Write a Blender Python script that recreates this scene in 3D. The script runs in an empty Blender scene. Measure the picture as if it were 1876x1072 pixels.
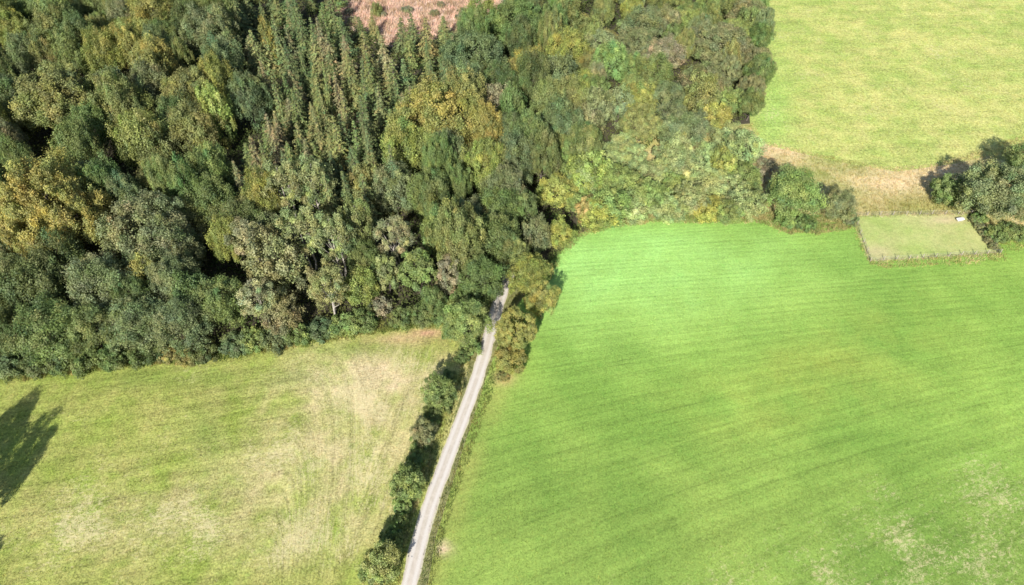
import bpy, math, random
import numpy as np
from mathutils import Vector, geometry, noise as mnoise

# ------------------------------------------------------------------ camera, sky, sun, exposure
SC = bpy.context.scene
COL = SC.collection
W, Hh, F = 1876.0, 1072.0, 1340.0
PITCH = math.radians(47.0)
CAM_H = 100.0
SUN_EL, SUN_TURN = math.radians(34.0), math.radians(11.0)   # shadows run away from the camera, a little to the right

cam = bpy.data.cameras.new('camera')
cam.sensor_width = 36.0
cam.lens = 36.0 * F / W
cam.clip_start, cam.clip_end = 1.0, 6000.0
camo = bpy.data.objects.new('camera', cam)
COL.objects.link(camo)
camo.location = (0, 0, CAM_H)
camo.rotation_euler = (math.pi / 2 - PITCH, 0, 0)
SC.camera = camo

wd = bpy.data.worlds.new('World')
SC.world = wd
wd.use_nodes = True
nt = wd.node_tree
bg = nt.nodes['Background']
sky = nt.nodes.new('ShaderNodeTexSky')
sky.sky_type = 'NISHITA'
sky.sun_disc = False
sky.sun_elevation = SUN_EL
# light travels towards (sin t, cos t); the sun itself stands in the opposite direction
sdir = Vector((-math.sin(SUN_TURN) * math.cos(SUN_EL), -math.cos(SUN_TURN) * math.cos(SUN_EL), math.sin(SUN_EL)))
sky.sun_rotation = math.atan2(sdir.x, sdir.y)
nt.links.new(sky.outputs[0], bg.inputs[0])
bg.inputs[1].default_value = 0.095

sl = bpy.data.lights.new('sun', 'SUN')
sl.energy = 5.0
sl.angle = math.radians(0.6)
sl.color = (1.0, 0.95, 0.86)
so = bpy.data.objects.new('sun', sl)
COL.objects.link(so)
so.location = (0, -50, 200)
so.rotation_euler = (-sdir).to_track_quat('-Z', 'Y').to_euler()

SC.view_settings.view_transform = 'Standard'
SC.view_settings.look = 'None'
SC.view_settings.exposure = 1.0
SC.view_settings.gamma = 1.0
SC.view_settings.use_curve_mapping = False
SC.cycles.max_bounces = 6
SC.cycles.diffuse_bounces = 3
SC.cycles.transmission_bounces = 4
SC.cycles.transparent_max_bounces = 4

# ------------------------------------------------------------------ helpers
cp, sp_ = math.cos(PITCH), math.sin(PITCH)
def ground(px, py, z=0.0):
    u, v = (px - W / 2) / F, -(py - Hh / 2) / F
    d = (u, cp + v * sp_, -sp_ + v * cp)
    t = (z - CAM_H) / d[2]
    return np.array((d[0] * t, d[1] * t, z))
def project(p):
    x, y, z = p[0], p[1], p[2] - CAM_H
    dep = y * cp - z * sp_
    upc = y * sp_ + z * cp
    return (W / 2 + F * x / dep, Hh / 2 - F * upc / dep, dep)
def mpp(p):
    return project(p)[2] / F

def tag(o, label=None, cat=None, group=None, kind=None):
    if label: o['label'] = label
    if cat: o['category'] = cat
    if group: o['group'] = group
    if kind: o['kind'] = kind
    return o
def link(name, data, parent=None):
    o = bpy.data.objects.new(name, data)
    COL.objects.link(o)
    if parent is not None: o.parent = parent
    return o
def mesh_np(name, verts, faces, cols=None, attrs=None, smooth=False):
    """verts (N,3); faces (M,k) with constant k; cols (N,3) per vertex"""
    me = bpy.data.meshes.new(name)
    verts = np.asarray(verts, dtype=np.float32); faces = np.asarray(faces, dtype=np.int32)
    n, m, k = len(verts), len(faces), faces.shape[1]
    me.vertices.add(n); me.vertices.foreach_set('co', verts.ravel())
    me.loops.add(m * k); me.loops.foreach_set('vertex_index', faces.ravel())
    me.polygons.add(m); me.polygons.foreach_set('loop_start', np.arange(0, m * k, k, dtype=np.int32))
    if smooth: me.polygons.foreach_set('use_smooth', np.ones(m, dtype=bool))
    if cols is not None:
        a = me.attributes.new('tint', 'FLOAT_COLOR', 'POINT')
        c = np.ones((n, 4), dtype=np.float32); c[:, :3] = cols
        a.data.foreach_set('color', c.ravel())
    for nm, vals in (attrs or {}).items():
        a = me.attributes.new(nm, 'FLOAT', 'POINT')
        a.data.foreach_set('value', np.asarray(vals, dtype=np.float32))
    me.update(calc_edges=True); me.validate()
    return me
def unit(a):
    return a / np.maximum(np.linalg.norm(a, axis=-1, keepdims=True), 1e-6)

# ------------------------------------------------------------------ materials
class Mat:
    def __init__(s, name):
        s.m = bpy.data.materials.new(name); s.m.use_nodes = True
        s.nt = s.m.node_tree; s.nt.nodes.clear()
        s.out = s.nt.nodes.new('ShaderNodeOutputMaterial')
    def n(s, typ, ins=None, **props):
        nd = s.nt.nodes.new(typ)
        for k, v in props.items(): setattr(nd, k, v)
        for k, v in (ins or {}).items():
            if isinstance(v, bpy.types.NodeSocket): s.nt.links.new(v, nd.inputs[k])
            else: nd.inputs[k].default_value = v
        return nd
    def math(s, op, a, b=0.0):
        return s.n('ShaderNodeMath', {0: a, 1: b}, operation=op).outputs[0]
    def mix(s, fac, a, b, blend='MIX'):
        nd = s.n('ShaderNodeMix', data_type='RGBA', blend_type=blend)
        for k, v in ((0, fac), (6, a), (7, b)):
            if isinstance(v, bpy.types.NodeSocket): s.nt.links.new(v, nd.inputs[k])
            else: nd.inputs[k].default_value = (*v, 1) if isinstance(v, tuple) and len(v) == 3 else v
        return nd.outputs[2]
    def noise(s, co, scale, detail=4, rough=0.6, dist=0.0):
        return s.n('ShaderNodeTexNoise', {'Vector': co, 'Scale': scale, 'Detail': detail, 'Roughness': rough, 'Distortion': dist}).outputs[0]
    def ramp(s, fac, lo, hi, a=0.0, b=1.0):
        return s.n('ShaderNodeMapRange', {0: fac, 1: lo, 2: hi, 3: a, 4: b}).outputs[0]
    def attr(s, name, out=0):
        return s.n('ShaderNodeAttribute', attribute_name=name).outputs[out]
    def finish(s, surf):
        s.nt.links.new(surf, s.out.inputs[0]); return s.m

def foliage_mat(name, transl=0.32, gloss=0.018):
    M = Mat(name)
    oi = M.n('ShaderNodeObjectInfo')
    c = M.mix(1.0, oi.outputs['Color'], M.attr('tint'), 'MULTIPLY')
    co = M.n('ShaderNodeTexCoord').outputs['Object']
    c = M.mix(M.ramp(M.noise(co, 0.55, 2), .35, .65), M.mix(1.0, c, (.72, .8, .8), 'MULTIPLY'), M.mix(1.0, c, (1.28, 1.18, 1.1), 'MULTIPLY'))
    sh = M.n('ShaderNodeVectorMath', {0: co, 1: M.n('ShaderNodeCombineXYZ', {0: M.math('MULTIPLY', oi.outputs['Random'], 90.0), 1: M.math('MULTIPLY', oi.outputs['Random'], 37.0)}).outputs[0]}, operation='ADD').outputs[0]
    alt = M.mix(1.0, M.mix(oi.outputs['Random'], (.135, .195, .060), (.205, .205, .072)), M.attr('tint'), 'MULTIPLY')
    c = M.mix(M.ramp(M.noise(sh, .28, 4, .65, .4), .42, .68, 0, .62), c, alt)       # crowns turn unevenly
    d = M.n('ShaderNodeBsdfDiffuse', {'Color': c})
    t = M.n('ShaderNodeBsdfTranslucent', {'Color': M.mix(1.0, c, (1.25, 1.3, .7), 'MULTIPLY')})
    g = M.n('ShaderNodeBsdfGlossy', {'Color': (.9, .95, 1, 1), 'Roughness': .6})
    a = M.n('ShaderNodeMixShader', {0: transl, 1: d.outputs[0], 2: t.outputs[0]})
    b = M.n('ShaderNodeMixShader', {0: gloss, 1: a.outputs[0], 2: g.outputs[0]})
    return M.finish(b.outputs[0])
def bark_mat(name, c1, c2, sc=3.0):
    M = Mat(name)
    co = M.n('ShaderNodeTexCoord').outputs['Object']
    mp = M.n('ShaderNodeMapping', {0: co, 3: (sc, sc, sc * .35)}).outputs[0]
    f = M.noise(mp, 2.0, 6, .7, .6)
    c = M.mix(M.ramp(f, .35, .65), c1, c2)
    bp = M.n('ShaderNodeBump', {'Height': f, 'Strength': .6, 'Distance': .05})
    p = M.n('ShaderNodeBsdfPrincipled', {'Base Color': c, 'Roughness': .9, 'Normal': bp.outputs[0]})
    return M.finish(p.outputs[0])
def grass_mat(name, fine=9.0, contrast=.55, streak=0.0, bump=.25, straw=False):
    """colour from the painted-by-code vertex tint, broken up by noise at several sizes"""
    M = Mat(name)
    co = M.n('ShaderNodeTexCoord').outputs['Object']
    c = M.mix(1.0, M.attr('tint'), (.9, .88, .92), 'MULTIPLY')
    f1 = M.noise(co, fine, 3, .65); f2 = M.noise(co, 1.3, 5, .62, .4); f3 = M.noise(co, .18, 4, .6)
    f4 = M.noise(co, 3.6, 3, .6)
    s = M.math('ADD', M.math('MULTIPLY', M.math('SUBTRACT', f1, .5), 1.5 * contrast), M.math('MULTIPLY', M.math('SUBTRACT', f2, .5), 1.0 * contrast))
    s = M.math('ADD', s, M.math('MULTIPLY', M.math('SUBTRACT', f4, .5), 1.0 * contrast))
    s = M.math('ADD', s, M.math('MULTIPLY', M.math('SUBTRACT', f3, .5), .5 * contrast))
    if streak:
        mow = M.attr('mow', 2); along = M.attr('along', 2)
        v = M.n('ShaderNodeCombineXYZ', {0: M.math('MULTIPLY', mow, 1.0), 1: M.math('MULTIPLY', along, .06)}).outputs[0]
        g1 = M.noise(v, 1.9, 3, .6); g2 = M.noise(v, .55, 3, .6)
        # swath edges left by the mower every few metres
        w = M.math('SINE', M.math('ADD', M.math('MULTIPLY', mow, 2.1), M.math('MULTIPLY', g2, 5.0)))
        st = M.math('ADD', M.math('MULTIPLY', M.math('SUBTRACT', g1, .5), 1.9), M.math('MULTIPLY', M.math('SUBTRACT', g2, .5), 1.5))
        st = M.math('ADD', st, M.math('MULTIPLY', w, .14))
        ln = M.ramp(M.math('SINE', M.math('ADD', M.math('MULTIPLY', mow, 2.6), M.math('MULTIPLY', g2, 3.0))), .88, 1.0)
        ln = M.math('MULTIPLY', ln, M.ramp(M.noise(v, .9, 4, .7), .4, .62))
        st = M.math('SUBTRACT', st, M.math('MULTIPLY', ln, .55))
        s = M.math('ADD', s, M.math('MULTIPLY', st, streak))
    k = M.math('ADD', s, 1.0)
    c = M.mix(1.0, c, M.n('ShaderNodeCombineXYZ', {0: k, 1: k, 2: k}).outputs[0], 'MULTIPLY')
    if straw:
        sv = M.attr('straw', 2)
        v2 = M.n('ShaderNodeCombineXYZ', {0: M.attr('mow', 2), 1: M.math('MULTIPLY', M.attr('along', 2), .38)}).outputs[0]
        sn = M.math('ADD', M.math('MULTIPLY', M.noise(v2, 2.6, 5, .75, .6), .45), M.math('ADD', M.math('MULTIPLY', M.noise(co, 6.5, 3, .7, .6), .30), M.math('MULTIPLY', M.noise(co, .9, 5, .7, .8), .25)))
        th = M.math('SUBTRACT', .66, M.math('MULTIPLY', sv, .22))
        sf = M.ramp(M.math('SUBTRACT', sn, th), -.03, .08)
        c = M.mix(M.math('MULTIPLY', sf, .72), c, M.mix(f1, (.36, .315, .16), (.56, .49, .30)))
    # yellowed blades here and there
    y = M.ramp(M.noise(co, 2.3, 5, .7, .8), .55, .72)
    c = M.mix(M.math('MULTIPLY', y, .38), c, M.mix(1.0, c, (1.55, 1.08, .95), 'MULTIPLY'))
    gr = M.ramp(M.noise(co, .7, 4, .65), .55, .7)
    c = M.mix(M.math('MULTIPLY', gr, .35), c, M.mix(1.0, c, (.72, .95, .8), 'MULTIPLY'))
    bp = M.n('ShaderNodeBump', {'Height': M.math('ADD', f1, M.math('MULTIPLY', f2, 1.5)), 'Strength': bump, 'Distance': .12})
    p = M.n('ShaderNodeBsdfPrincipled', {'Base Color': c, 'Roughness': .95, 'Normal': bp.outputs[0]})
    p.inputs['Specular IOR Level'].default_value = .15
    return M.finish(p.outputs[0])
def blade_mat(name):
    M = Mat(name)
    c = M.attr('tint')
    d = M.n('ShaderNodeBsdfDiffuse', {'Color': c})
    t = M.n('ShaderNodeBsdfTranslucent', {'Color': c})
    return M.finish(M.n('ShaderNodeMixShader', {0: .35, 1: d.outputs[0], 2: t.outputs[0]}).outputs[0])
def soil_mat(name, c1, c2, c3, sc=1.0):
    M = Mat(name)
    co = M.n('ShaderNodeTexCoord').outputs['Object']
    f = M.noise(co, 1.2 * sc, 6, .7, .5); g = M.noise(co, 7 * sc, 4, .7); h = M.noise(co, .25 * sc, 3, .6)
    c = M.mix(M.ramp(f, .35, .65), c1, c2)
    c = M.mix(M.math('MULTIPLY', M.ramp(g, .5, .68), .6), c, c3)
    c = M.mix(M.math('MULTIPLY', M.ramp(h, .45, .6), .4), c, M.mix(1.0, c, (.6, .62, .55), 'MULTIPLY'))
    bp = M.n('ShaderNodeBump', {'Height': M.math('ADD', f, g), 'Strength': .5, 'Distance': .15})
    p = M.n('ShaderNodeBsdfPrincipled', {'Base Color': c, 'Roughness': .95, 'Normal': bp.outputs[0]})
    return M.finish(p.outputs[0])
def plain_mat(name, c1, c2, rough=.7, sc=4.0, metal=0.0):
    M = Mat(name)
    co = M.n('ShaderNodeTexCoord').outputs['Object']
    f = M.noise(co, sc, 5, .7)
    c = M.mix(M.ramp(f, .35, .65), c1, c2)
    p = M.n('ShaderNodeBsdfPrincipled', {'Base Color': c, 'Roughness': rough, 'Metallic': metal})
    return M.finish(p.outputs[0])

LEAF = foliage_mat('leaf_foliage')
NEEDLE = foliage_mat('needle_foliage', .12, .015)
BARK = bark_mat('bark', (.045, .036, .028), (.12, .10, .08))
PALEBARK = bark_mat('pale_bark', (.16, .14, .12), (.46, .43, .38))
BLADE = blade_mat('grass_blades')

# ------------------------------------------------------------------ ground sheets
def fbm(x, y, s, seed=0.0, o=4):
    return mnoise.fractal(Vector((x * s + seed, y * s - seed * .7, seed)), .9, 2.0, o, noise_basis='PERLIN_ORIGINAL')
def poly_px(pts, jitter=.35, seed=1.0, step=1.0):
    """pixel outline -> world outline on the ground, densified and roughened"""
    wp = [ground(*p)[:2] for p in pts]
    out = []
    for a, b in zip(wp, wp[1:] + wp[:1]):
        L = np.linalg.norm(b - a); k = max(1, int(L / step))
        for i in range(k):
            p = a + (b - a) * i / k
            n = np.array((-(b - a)[1], (b - a)[0])) / max(L, 1e-6)
            out.append(p + n * jitter * 2 * fbm(p[0], p[1], .45, seed))
    return out
def in_poly(x, y, poly):
    poly = np.asarray(poly); x = np.asarray(x, float); y = np.asarray(y, float)
    inside = np.zeros(x.shape, bool)
    x1, y1 = poly[:, 0], poly[:, 1]; x2, y2 = np.roll(x1, -1), np.roll(y1, -1)
    for a, b, c, d in zip(x1, y1, x2, y2):
        cond = ((b > y) != (d > y))
        with np.errstate(divide='ignore', invalid='ignore'):
            xi = (c - a) * (y - b) / (d - b) + a
        inside ^= cond & (x < xi)
    return inside
def sheet(name, outline, z, mat, colfn, step=1.0, attrs=None, seed=0):
    r = np.random.RandomState(seed)
    o = np.array(outline)
    lo, hi = o.min(0), o.max(0)
    gx, gy = np.meshgrid(np.arange(lo[0], hi[0], step), np.arange(lo[1], hi[1], step))
    gx = gx.ravel() + r.uniform(-.3, .3, gx.size) * step; gy = gy.ravel() + r.uniform(-.3, .3, gy.size) * step
    k = in_poly(gx, gy, o)
    pts = [Vector(p) for p in outline] + [Vector((a, b)) for a, b in zip(gx[k], gy[k])]
    res = geometry.delaunay_2d_cdt(pts, [], [list(range(len(outline)))], 1, 1e-4, False)
    vs = np.array([(v.x, v.y) for v in res[0]])
    fs = np.array([f for f in res[2] if len(f) == 3])
    v3 = np.column_stack((vs, np.full(len(vs), z)))
    cols = np.array([colfn(x, y) for x, y in vs])
    at = {k2: [fn(x, y) for x, y in vs] for k2, fn in (attrs or {}).items()}
    me = mesh_np(name, v3, fs, cols, at, smooth=True)
    me.materials.append(mat)
    # every face must look up
    if me.polygons[0].normal.z < 0: me.flip_normals()
    return tag(link(name, me), kind='structure')

def lerp(a, b, t):
    t = min(1.0, max(0.0, t)); return np.array(a) * (1 - t) + np.array(b) * t
def smooth(a, b, x):
    t = min(1.0, max(0.0, (x - a) / (b - a))); return t * t * (3 - 2 * t)
def blob(px, py, rx, ry, x, y):
    """soft patch round a place of the photograph, on the ground"""
    q = project((x, y, 0)); return math.exp(-((q[0] - px) / rx) ** 2 - ((q[1] - py) / ry) ** 2)

FLOOR = soil_mat('forest_floor', (.035, .028, .018), (.06, .05, .028), (.05, .06, .025))
g = mesh_np('ground', [(-2500, -600, -.012), (2500, -600, -.012), (2500, 4500, -.012), (-2500, 4500, -.012)], [(0, 1, 2, 3)])
g.materials.append(FLOOR); tag(link('ground', g), kind='structure')

# --- left hay field
def col_hay(x, y):
    n1, n2, n3 = fbm(x, y, .05, 3.1), fbm(x, y, .16, 7.7), fbm(x, y, .45, 2.2)
    c = lerp((.205, .262, .050), (.325, .312, .10), .38 + .25 * n1 + .3 * n2 + .5 * n3)
    k = blob(690, 690, 150, 60, x, y) * .75 + blob(640, 820, 180, 110, x, y) * .5 + blob(420, 950, 300, 80, x, y) * .32
    c = lerp(c, (.50, .41, .245), k * (.75 + .9 * n2 + .5 * n3))
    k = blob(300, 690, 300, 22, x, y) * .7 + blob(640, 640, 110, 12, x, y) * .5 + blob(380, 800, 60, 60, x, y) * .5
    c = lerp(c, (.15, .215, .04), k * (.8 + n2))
    c = lerp(c, (.48, .26, .19), blob(785, 610, 30, 7, x, y) * .75 + blob(740, 622, 70, 9, x, y) * .35)
    return np.clip(c, .02, .8)
HAY = grass_mat('hay_field_grass', 3.1, 1.05, .38, .4, True)
hay_px = [(-260, 735), (0, 688), (120, 682), (230, 668), (340, 660), (430, 652), (520, 634), (600, 620), (700, 604), (770, 597), (832, 592), (866, 640),
          (848, 690), (828, 740), (806, 800), (776, 880), (755, 960), (735, 1040), (715, 1120), (690, 1260), (-260, 1260)]
hay_out = poly_px(hay_px, .3, 4.0)
m0, m1 = ground(0, 760)[:2], ground(760, 640)[:2]
hd = (m1 - m0) / np.linalg.norm(m1 - m0)
h0, h1 = ground(700, 1000)[:2], ground(800, 700)[:2]
hd2 = (h1 - h0) / np.linalg.norm(h1 - h0)
def hay_mow(x, y):   # lines follow the wood edge at the top and the hedge on the right
    t = smooth(560, 720, project((x, y, 0))[0] + 0.25 * (project((x, y, 0))[1] - 700))
    a = (x - m0[0]) * -hd[1] + (y - m0[1]) * hd[0]
    b = (x - h0[0]) * -hd2[1] + (y - h0[1]) * hd2[0]
    return a * (1 - t) + b * t
def hay_along(x, y):
    return x * hd[0] + y * hd[1]
def hay_straw(x, y):
    n = fbm(x, y, .12, 51.0)
    k = blob(690, 690, 150, 60, x, y) * .5 + blob(640, 830, 190, 130, x, y) * .55 + blob(420, 960, 330, 90, x, y) * .5 + blob(150, 960, 200, 90, x, y) * .35
    return min(1.0, max(0, .16 + .9 * k + .45 * n))
sheet('hay_field', hay_out, .004, HAY, col_hay, 1.0, {'mow': hay_mow, 'along': hay_along, 'straw': hay_straw}, 1)

# --- right green meadow
def col_mead(x, y):
    n1, n2, n3 = fbm(x, y, .04, 13.1), fbm(x, y, .14, 17.7), fbm(x, y, .5, 5.2)
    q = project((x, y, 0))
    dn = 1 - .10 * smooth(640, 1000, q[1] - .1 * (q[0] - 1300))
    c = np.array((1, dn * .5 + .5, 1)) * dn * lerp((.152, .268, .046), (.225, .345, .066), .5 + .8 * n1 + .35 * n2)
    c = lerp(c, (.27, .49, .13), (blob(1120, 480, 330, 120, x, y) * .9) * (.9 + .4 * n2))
    c = lerp(c, (.245, .29, .055), (blob(1560, 640, 170, 80, x, y) + blob(1380, 740, 130, 60, x, y)) * (.3 + .5 * n2))
    e = min(1, math.exp(-((q[0] - (938 - (q[1] - 640) * .36)) / 28) ** 2)) if q[1] > 600 else 0
    c = lerp(c, (.30, .29, .08), e * .45 * (.8 + n2))
    c = lerp(c, (.52, .41, .26), blob(806, 1006, 24, 9, x, y) * 1.3 * (.8 + n3))
    c = lerp(c, (.40, .28, .14), blob(922, 692, 20, 12, x, y) * .9)
    return np.clip(c, .02, .8)
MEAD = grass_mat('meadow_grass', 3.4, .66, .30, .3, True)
mead_px = [(800, 1260), (786, 1060), (812, 960), (840, 860), (872, 760), (896, 690), (918, 630), (935, 580), (960, 545), (1000, 540), (1012, 480), (1060, 432), (1110, 408), (1200, 400),
           (1300, 402), (1395, 402), (1440, 420), (1500, 422), (1560, 412), (1578, 470), (1600, 486), (1700, 486), (1830, 474), (1850, 452), (1920, 440), (2150, 430), (2150, 1260)]
mead_out = poly_px(mead_px, .3, 8.0)
a0, a1 = ground(1100, 1010)[:2], ground(1500, 858)[:2]
b0, b1 = ground(1100, 640)[:2], ground(1500, 590)[:2]
ang0 = math.atan2(*(a1 - a0)[::-1]); ang1 = math.atan2(*(b1 - b0)[::-1])
ya, yb = (a0 + a1)[1] / 2, (b0 + b1)[1] / 2
_ys = np.linspace(-20, 160, 400)
_t = np.clip((_ys - ya) / (yb - ya), -.4, 1.3)
_th = np.maximum(.06, ang0 * (1 - _t) + ang1 * _t)
_G = np.concatenate(([0], np.cumsum(.5 * (1 / np.tan(_th[1:]) + 1 / np.tan(_th[:-1])) * np.diff(_ys))))
def mead_mow(x, y):   # swaths bend: steeper across the near end, flatter towards the bank
    return (float(np.interp(y, _ys, _G)) - x) * math.sin((ang0 + ang1) / 2)
print('mow angles', math.degrees(ang0), math.degrees(ang1), ya, yb)
def mead_along(x, y):
    return x * math.cos((ang0 + ang1) / 2) + y * math.sin((ang0 + ang1) / 2)
def mead_straw(x, y):
    q = project((x, y, 0)); n = fbm(x, y, .12, 61.0)
    d = smooth(-110, 70, (q[1] - 940) + .40 * (q[0] - 1560))
    return min(1.0, max(0, d * (.42 + .22 * n) + .10 + .2 * max(0, n)))
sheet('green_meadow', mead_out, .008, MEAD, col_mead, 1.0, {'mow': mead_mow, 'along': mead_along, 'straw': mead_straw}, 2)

# --- upper right pasture, rough bank, fenced plot, thicket floor, clearing
def col_past(x, y):
    n1, n2, n3 = fbm(x, y, .05, 23.1), fbm(x, y, .17, 27.7), fbm(x, y, .5, 25.2)
    c = lerp((.27, .345, .085), (.42, .42, .14), .46 + .4 * n1 + .5 * n2 + .6 * n3)
    c = lerp(c, (.24, .40, .09), (blob(1410, 200, 40, 120, x, y)) * .7)
    return np.clip(c, .02, .8)
PAST = grass_mat('pasture_grass', 1.9, 1.1, .22, .4, True)
past_px = [(1360, -40), (1380, 20), (1405, 60), (1400, 160), (1375, 230), (1395, 262), (1480, 282), (1560, 300), (1640, 312), (1720, 305), (1790, 280), (1880, 255), (2200, 200), (2200, -120), (1700, -120)]
sheet('upper_pasture', poly_px(past_px, .6, 3.3, 1.6), .004, PAST, col_past, 1.6, {'mow': lambda x, y: y * .55 - x * .04, 'along': lambda x, y: x * 1.5, 'straw': lambda x, y: .28 + .5 * fbm(x, y, .1, 81.0)}, 3)

def col_bank(x, y):
    n1, n2, n3 = fbm(x, y, .09, 33.1), fbm(x, y, .25, 37.7), fbm(x, y, .6, 35.2)
    c = lerp((.28, .31, .095), (.50, .43, .21), .5 + .6 * n1 + .6 * n2 + .3 * n3)
    k = blob(1440, 265, 70, 25, x, y) + blob(1640, 335, 90, 25, x, y) + blob(1740, 310, 60, 20, x, y)
    c = lerp(c, (.60, .48, .29), k * .8)
    c = lerp(c, (.42, .24, .18), blob(1385, 310, 40, 30, x, y) * .6)
    c = lerp(c, (.30, .27, .09), blob(1660, 375, 130, 20, x, y) * .6)
    return np.clip(c, .02, .8)
BANK = grass_mat('rough_grass', 5.0, .75, .0, .5)
bank_px = [(1330, 236), (1378, 226), (1398, 258), (1480, 278), (1560, 296), (1640, 308), (1720, 301), (1790, 276), (1880, 250), (2150, 195), (2150, 440), (1920, 444), (1845, 462), (1835, 478), (1700, 490), (1596, 490),
           (1560, 418), (1500, 428), (1430, 424), (1390, 408), (1290, 408), (1200, 406), (1080, 420), (1060, 380), (1120, 260), (1250, 240)]
sheet('rough_bank', poly_px(bank_px, .4, 6.3), .002, BANK, col_bank, 1.0, None, 4)

def col_plot(x, y):
    n1, n2 = fbm(x, y, .1, 43.1), fbm(x, y, .35, 47.7)
    c = lerp((.26, .34, .09), (.36, .38, .145), .5 + .7 * n1 + .5 * n2)
    c = lerp(c, (.45, .37, .22), blob(1735, 403, 36, 9, x, y) * .8 + blob(1600, 462, 30, 12, x, y) * .6)
    return np.clip(c, .02, .8)
PLOT = grass_mat('short_plot_grass', 7.0, .75, .0, .2)
plot_px = [(1562, 397), (1640, 394), (1776, 393), (1800, 420), (1828, 462), (1700, 473), (1594, 478), (1574, 436)]
plot_w = np.array([ground(*q)[:2] for q in plot_px])
sheet('fenced_plot', poly_px(plot_px, .12, 5.5), .012, PLOT, col_plot, .8, None, 5)

CLEAR = soil_mat('clearing_soil', (.44, .29, .22), (.58, .43, .35), (.30, .24, .14), 1.2)
clear_px = [(600, 4), (622, 40), (700, 80), (760, 90), (830, 80), (905, 36), (930, -20), (900, -60), (760, -70), (620, -60)]
sheet('cleared_ground', poly_px(clear_px, .8, 2.5, 2.0), .004, CLEAR, lambda x, y: (1, 1, 1), 3.0, None, 6)

# --- the lane
lane_mid = [(722, 1260), (738, 1130), (752, 1062), (783, 940), (812, 860), (838, 790), (868, 710), (890, 640), (909, 570), (926, 520), (938, 488), (946, 470)]
lw = [ground(*p)[:2] for p in lane_mid]
def catmull(P, n=12):
    P = [np.array(p) for p in P]; P = [2 * P[0] - P[1]] + P + [2 * P[-1] - P[-2]]; out = []
    for i in range(1, len(P) - 2):
        for k in range(n):
            t = k / n; a, b, c, d = P[i - 1:i + 3]
            out.append(.5 * (2 * b + (c - a) * t + (2 * a - 5 * b + 4 * c - d) * t * t + (3 * b - a - 3 * c + d) * t ** 3))
    out.append(P[-2]); return out
lc = catmull(lw)
def strip(name, path, half, z, mat, nseg, crown=0.0, ragged=0.0, seed=0.0):
    V, A = [], []
    for i, p in enumerate(path):
        d = path[min(i + 1, len(path) - 1)] - path[max(i - 1, 0)]; d = d / np.linalg.norm(d); n = np.array((-d[1], d[0]))
        for j in range(nseg + 1):
            s = j / nseg * 2 - 1
            h = half * (1 + ragged * (fbm(p[0], p[1], .35, seed + (9 if s > 0 else 0))) if abs(s) > .99 else half / half) if abs(s) > .99 else half
            q = p + n * s * h
            V.append((q[0], q[1], z + crown * (1 - s * s))); A.append(s)
    Fc = [(i * (nseg + 1) + j, (i + 1) * (nseg + 1) + j, (i + 1) * (nseg + 1) + j + 1, i * (nseg + 1) + j + 1) for i in range(len(path) - 1) for j in range(nseg)]
    me = mesh_np(name, V, Fc, None, {'across': A}, True)
    if me.polygons[0].normal.z < 0: me.flip_normals()
    me.materials.append(mat)
    return tag(link(name, me), kind='structure')
ML = Mat('lane_surface')
co = ML.n('ShaderNodeTexCoord').outputs['Object']
ac = ML.attr('across', 2)
f = ML.noise(co, 1.1, 6, .7, .4); f2 = ML.noise(co, 9, 4, .7); f3 = ML.noise(co, .3, 3)
c = ML.mix(ML.ramp(f, .35, .65), (.33, .29, .245), (.43, .385, .34))
trk = ML.math('ABSOLUTE', ML.math('SUBTRACT', ML.math('ABSOLUTE', ac), .5))
c = ML.mix(ML.ramp(trk, .32, .1), c, (.45, .42, .385))                       # wheel tracks worn pale
c = ML.mix(ML.math('MULTIPLY', ML.ramp(f2, .5, .7), .35), c, (.28, .25, .21))
edge = ML.math('ADD', ML.math('ABSOLUTE', ac), ML.math('MULTIPLY', ML.math('SUBTRACT', f, .5), .5))
c = ML.mix(ML.ramp(edge, .84, 1.0, 0, .75), c, (.36, .36, .20))
mid = ML.math('ADD', ML.math('ABSOLUTE', ac), ML.math('MULTIPLY', ML.math('SUBTRACT', f3, .5), .6))
c = ML.mix(ML.ramp(mid, .14, .02, 0, .35), c, (.40, .37, .30))
bp = ML.n('ShaderNodeBump', {'Height': f2, 'Strength': .3, 'Distance': .03})
p = ML.n('ShaderNodeBsdfPrincipled', {'Base Color': c, 'Roughness': .9, 'Normal': bp.outputs[0]})
LANE = ML.finish(p.outputs[0])
def lane_half(i): return 1.35
strip('lane', lc, 1.17, .03, LANE, 10, .05, .16, 3.0)
VERGE = soil_mat('verge_soil', (.16, .17, .06), (.22, .20, .09), (.14, .20, .05))
strip('lane_verge', lc, 3.4, -.002, VERGE, 6, .0, .5, 11.0)

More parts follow.
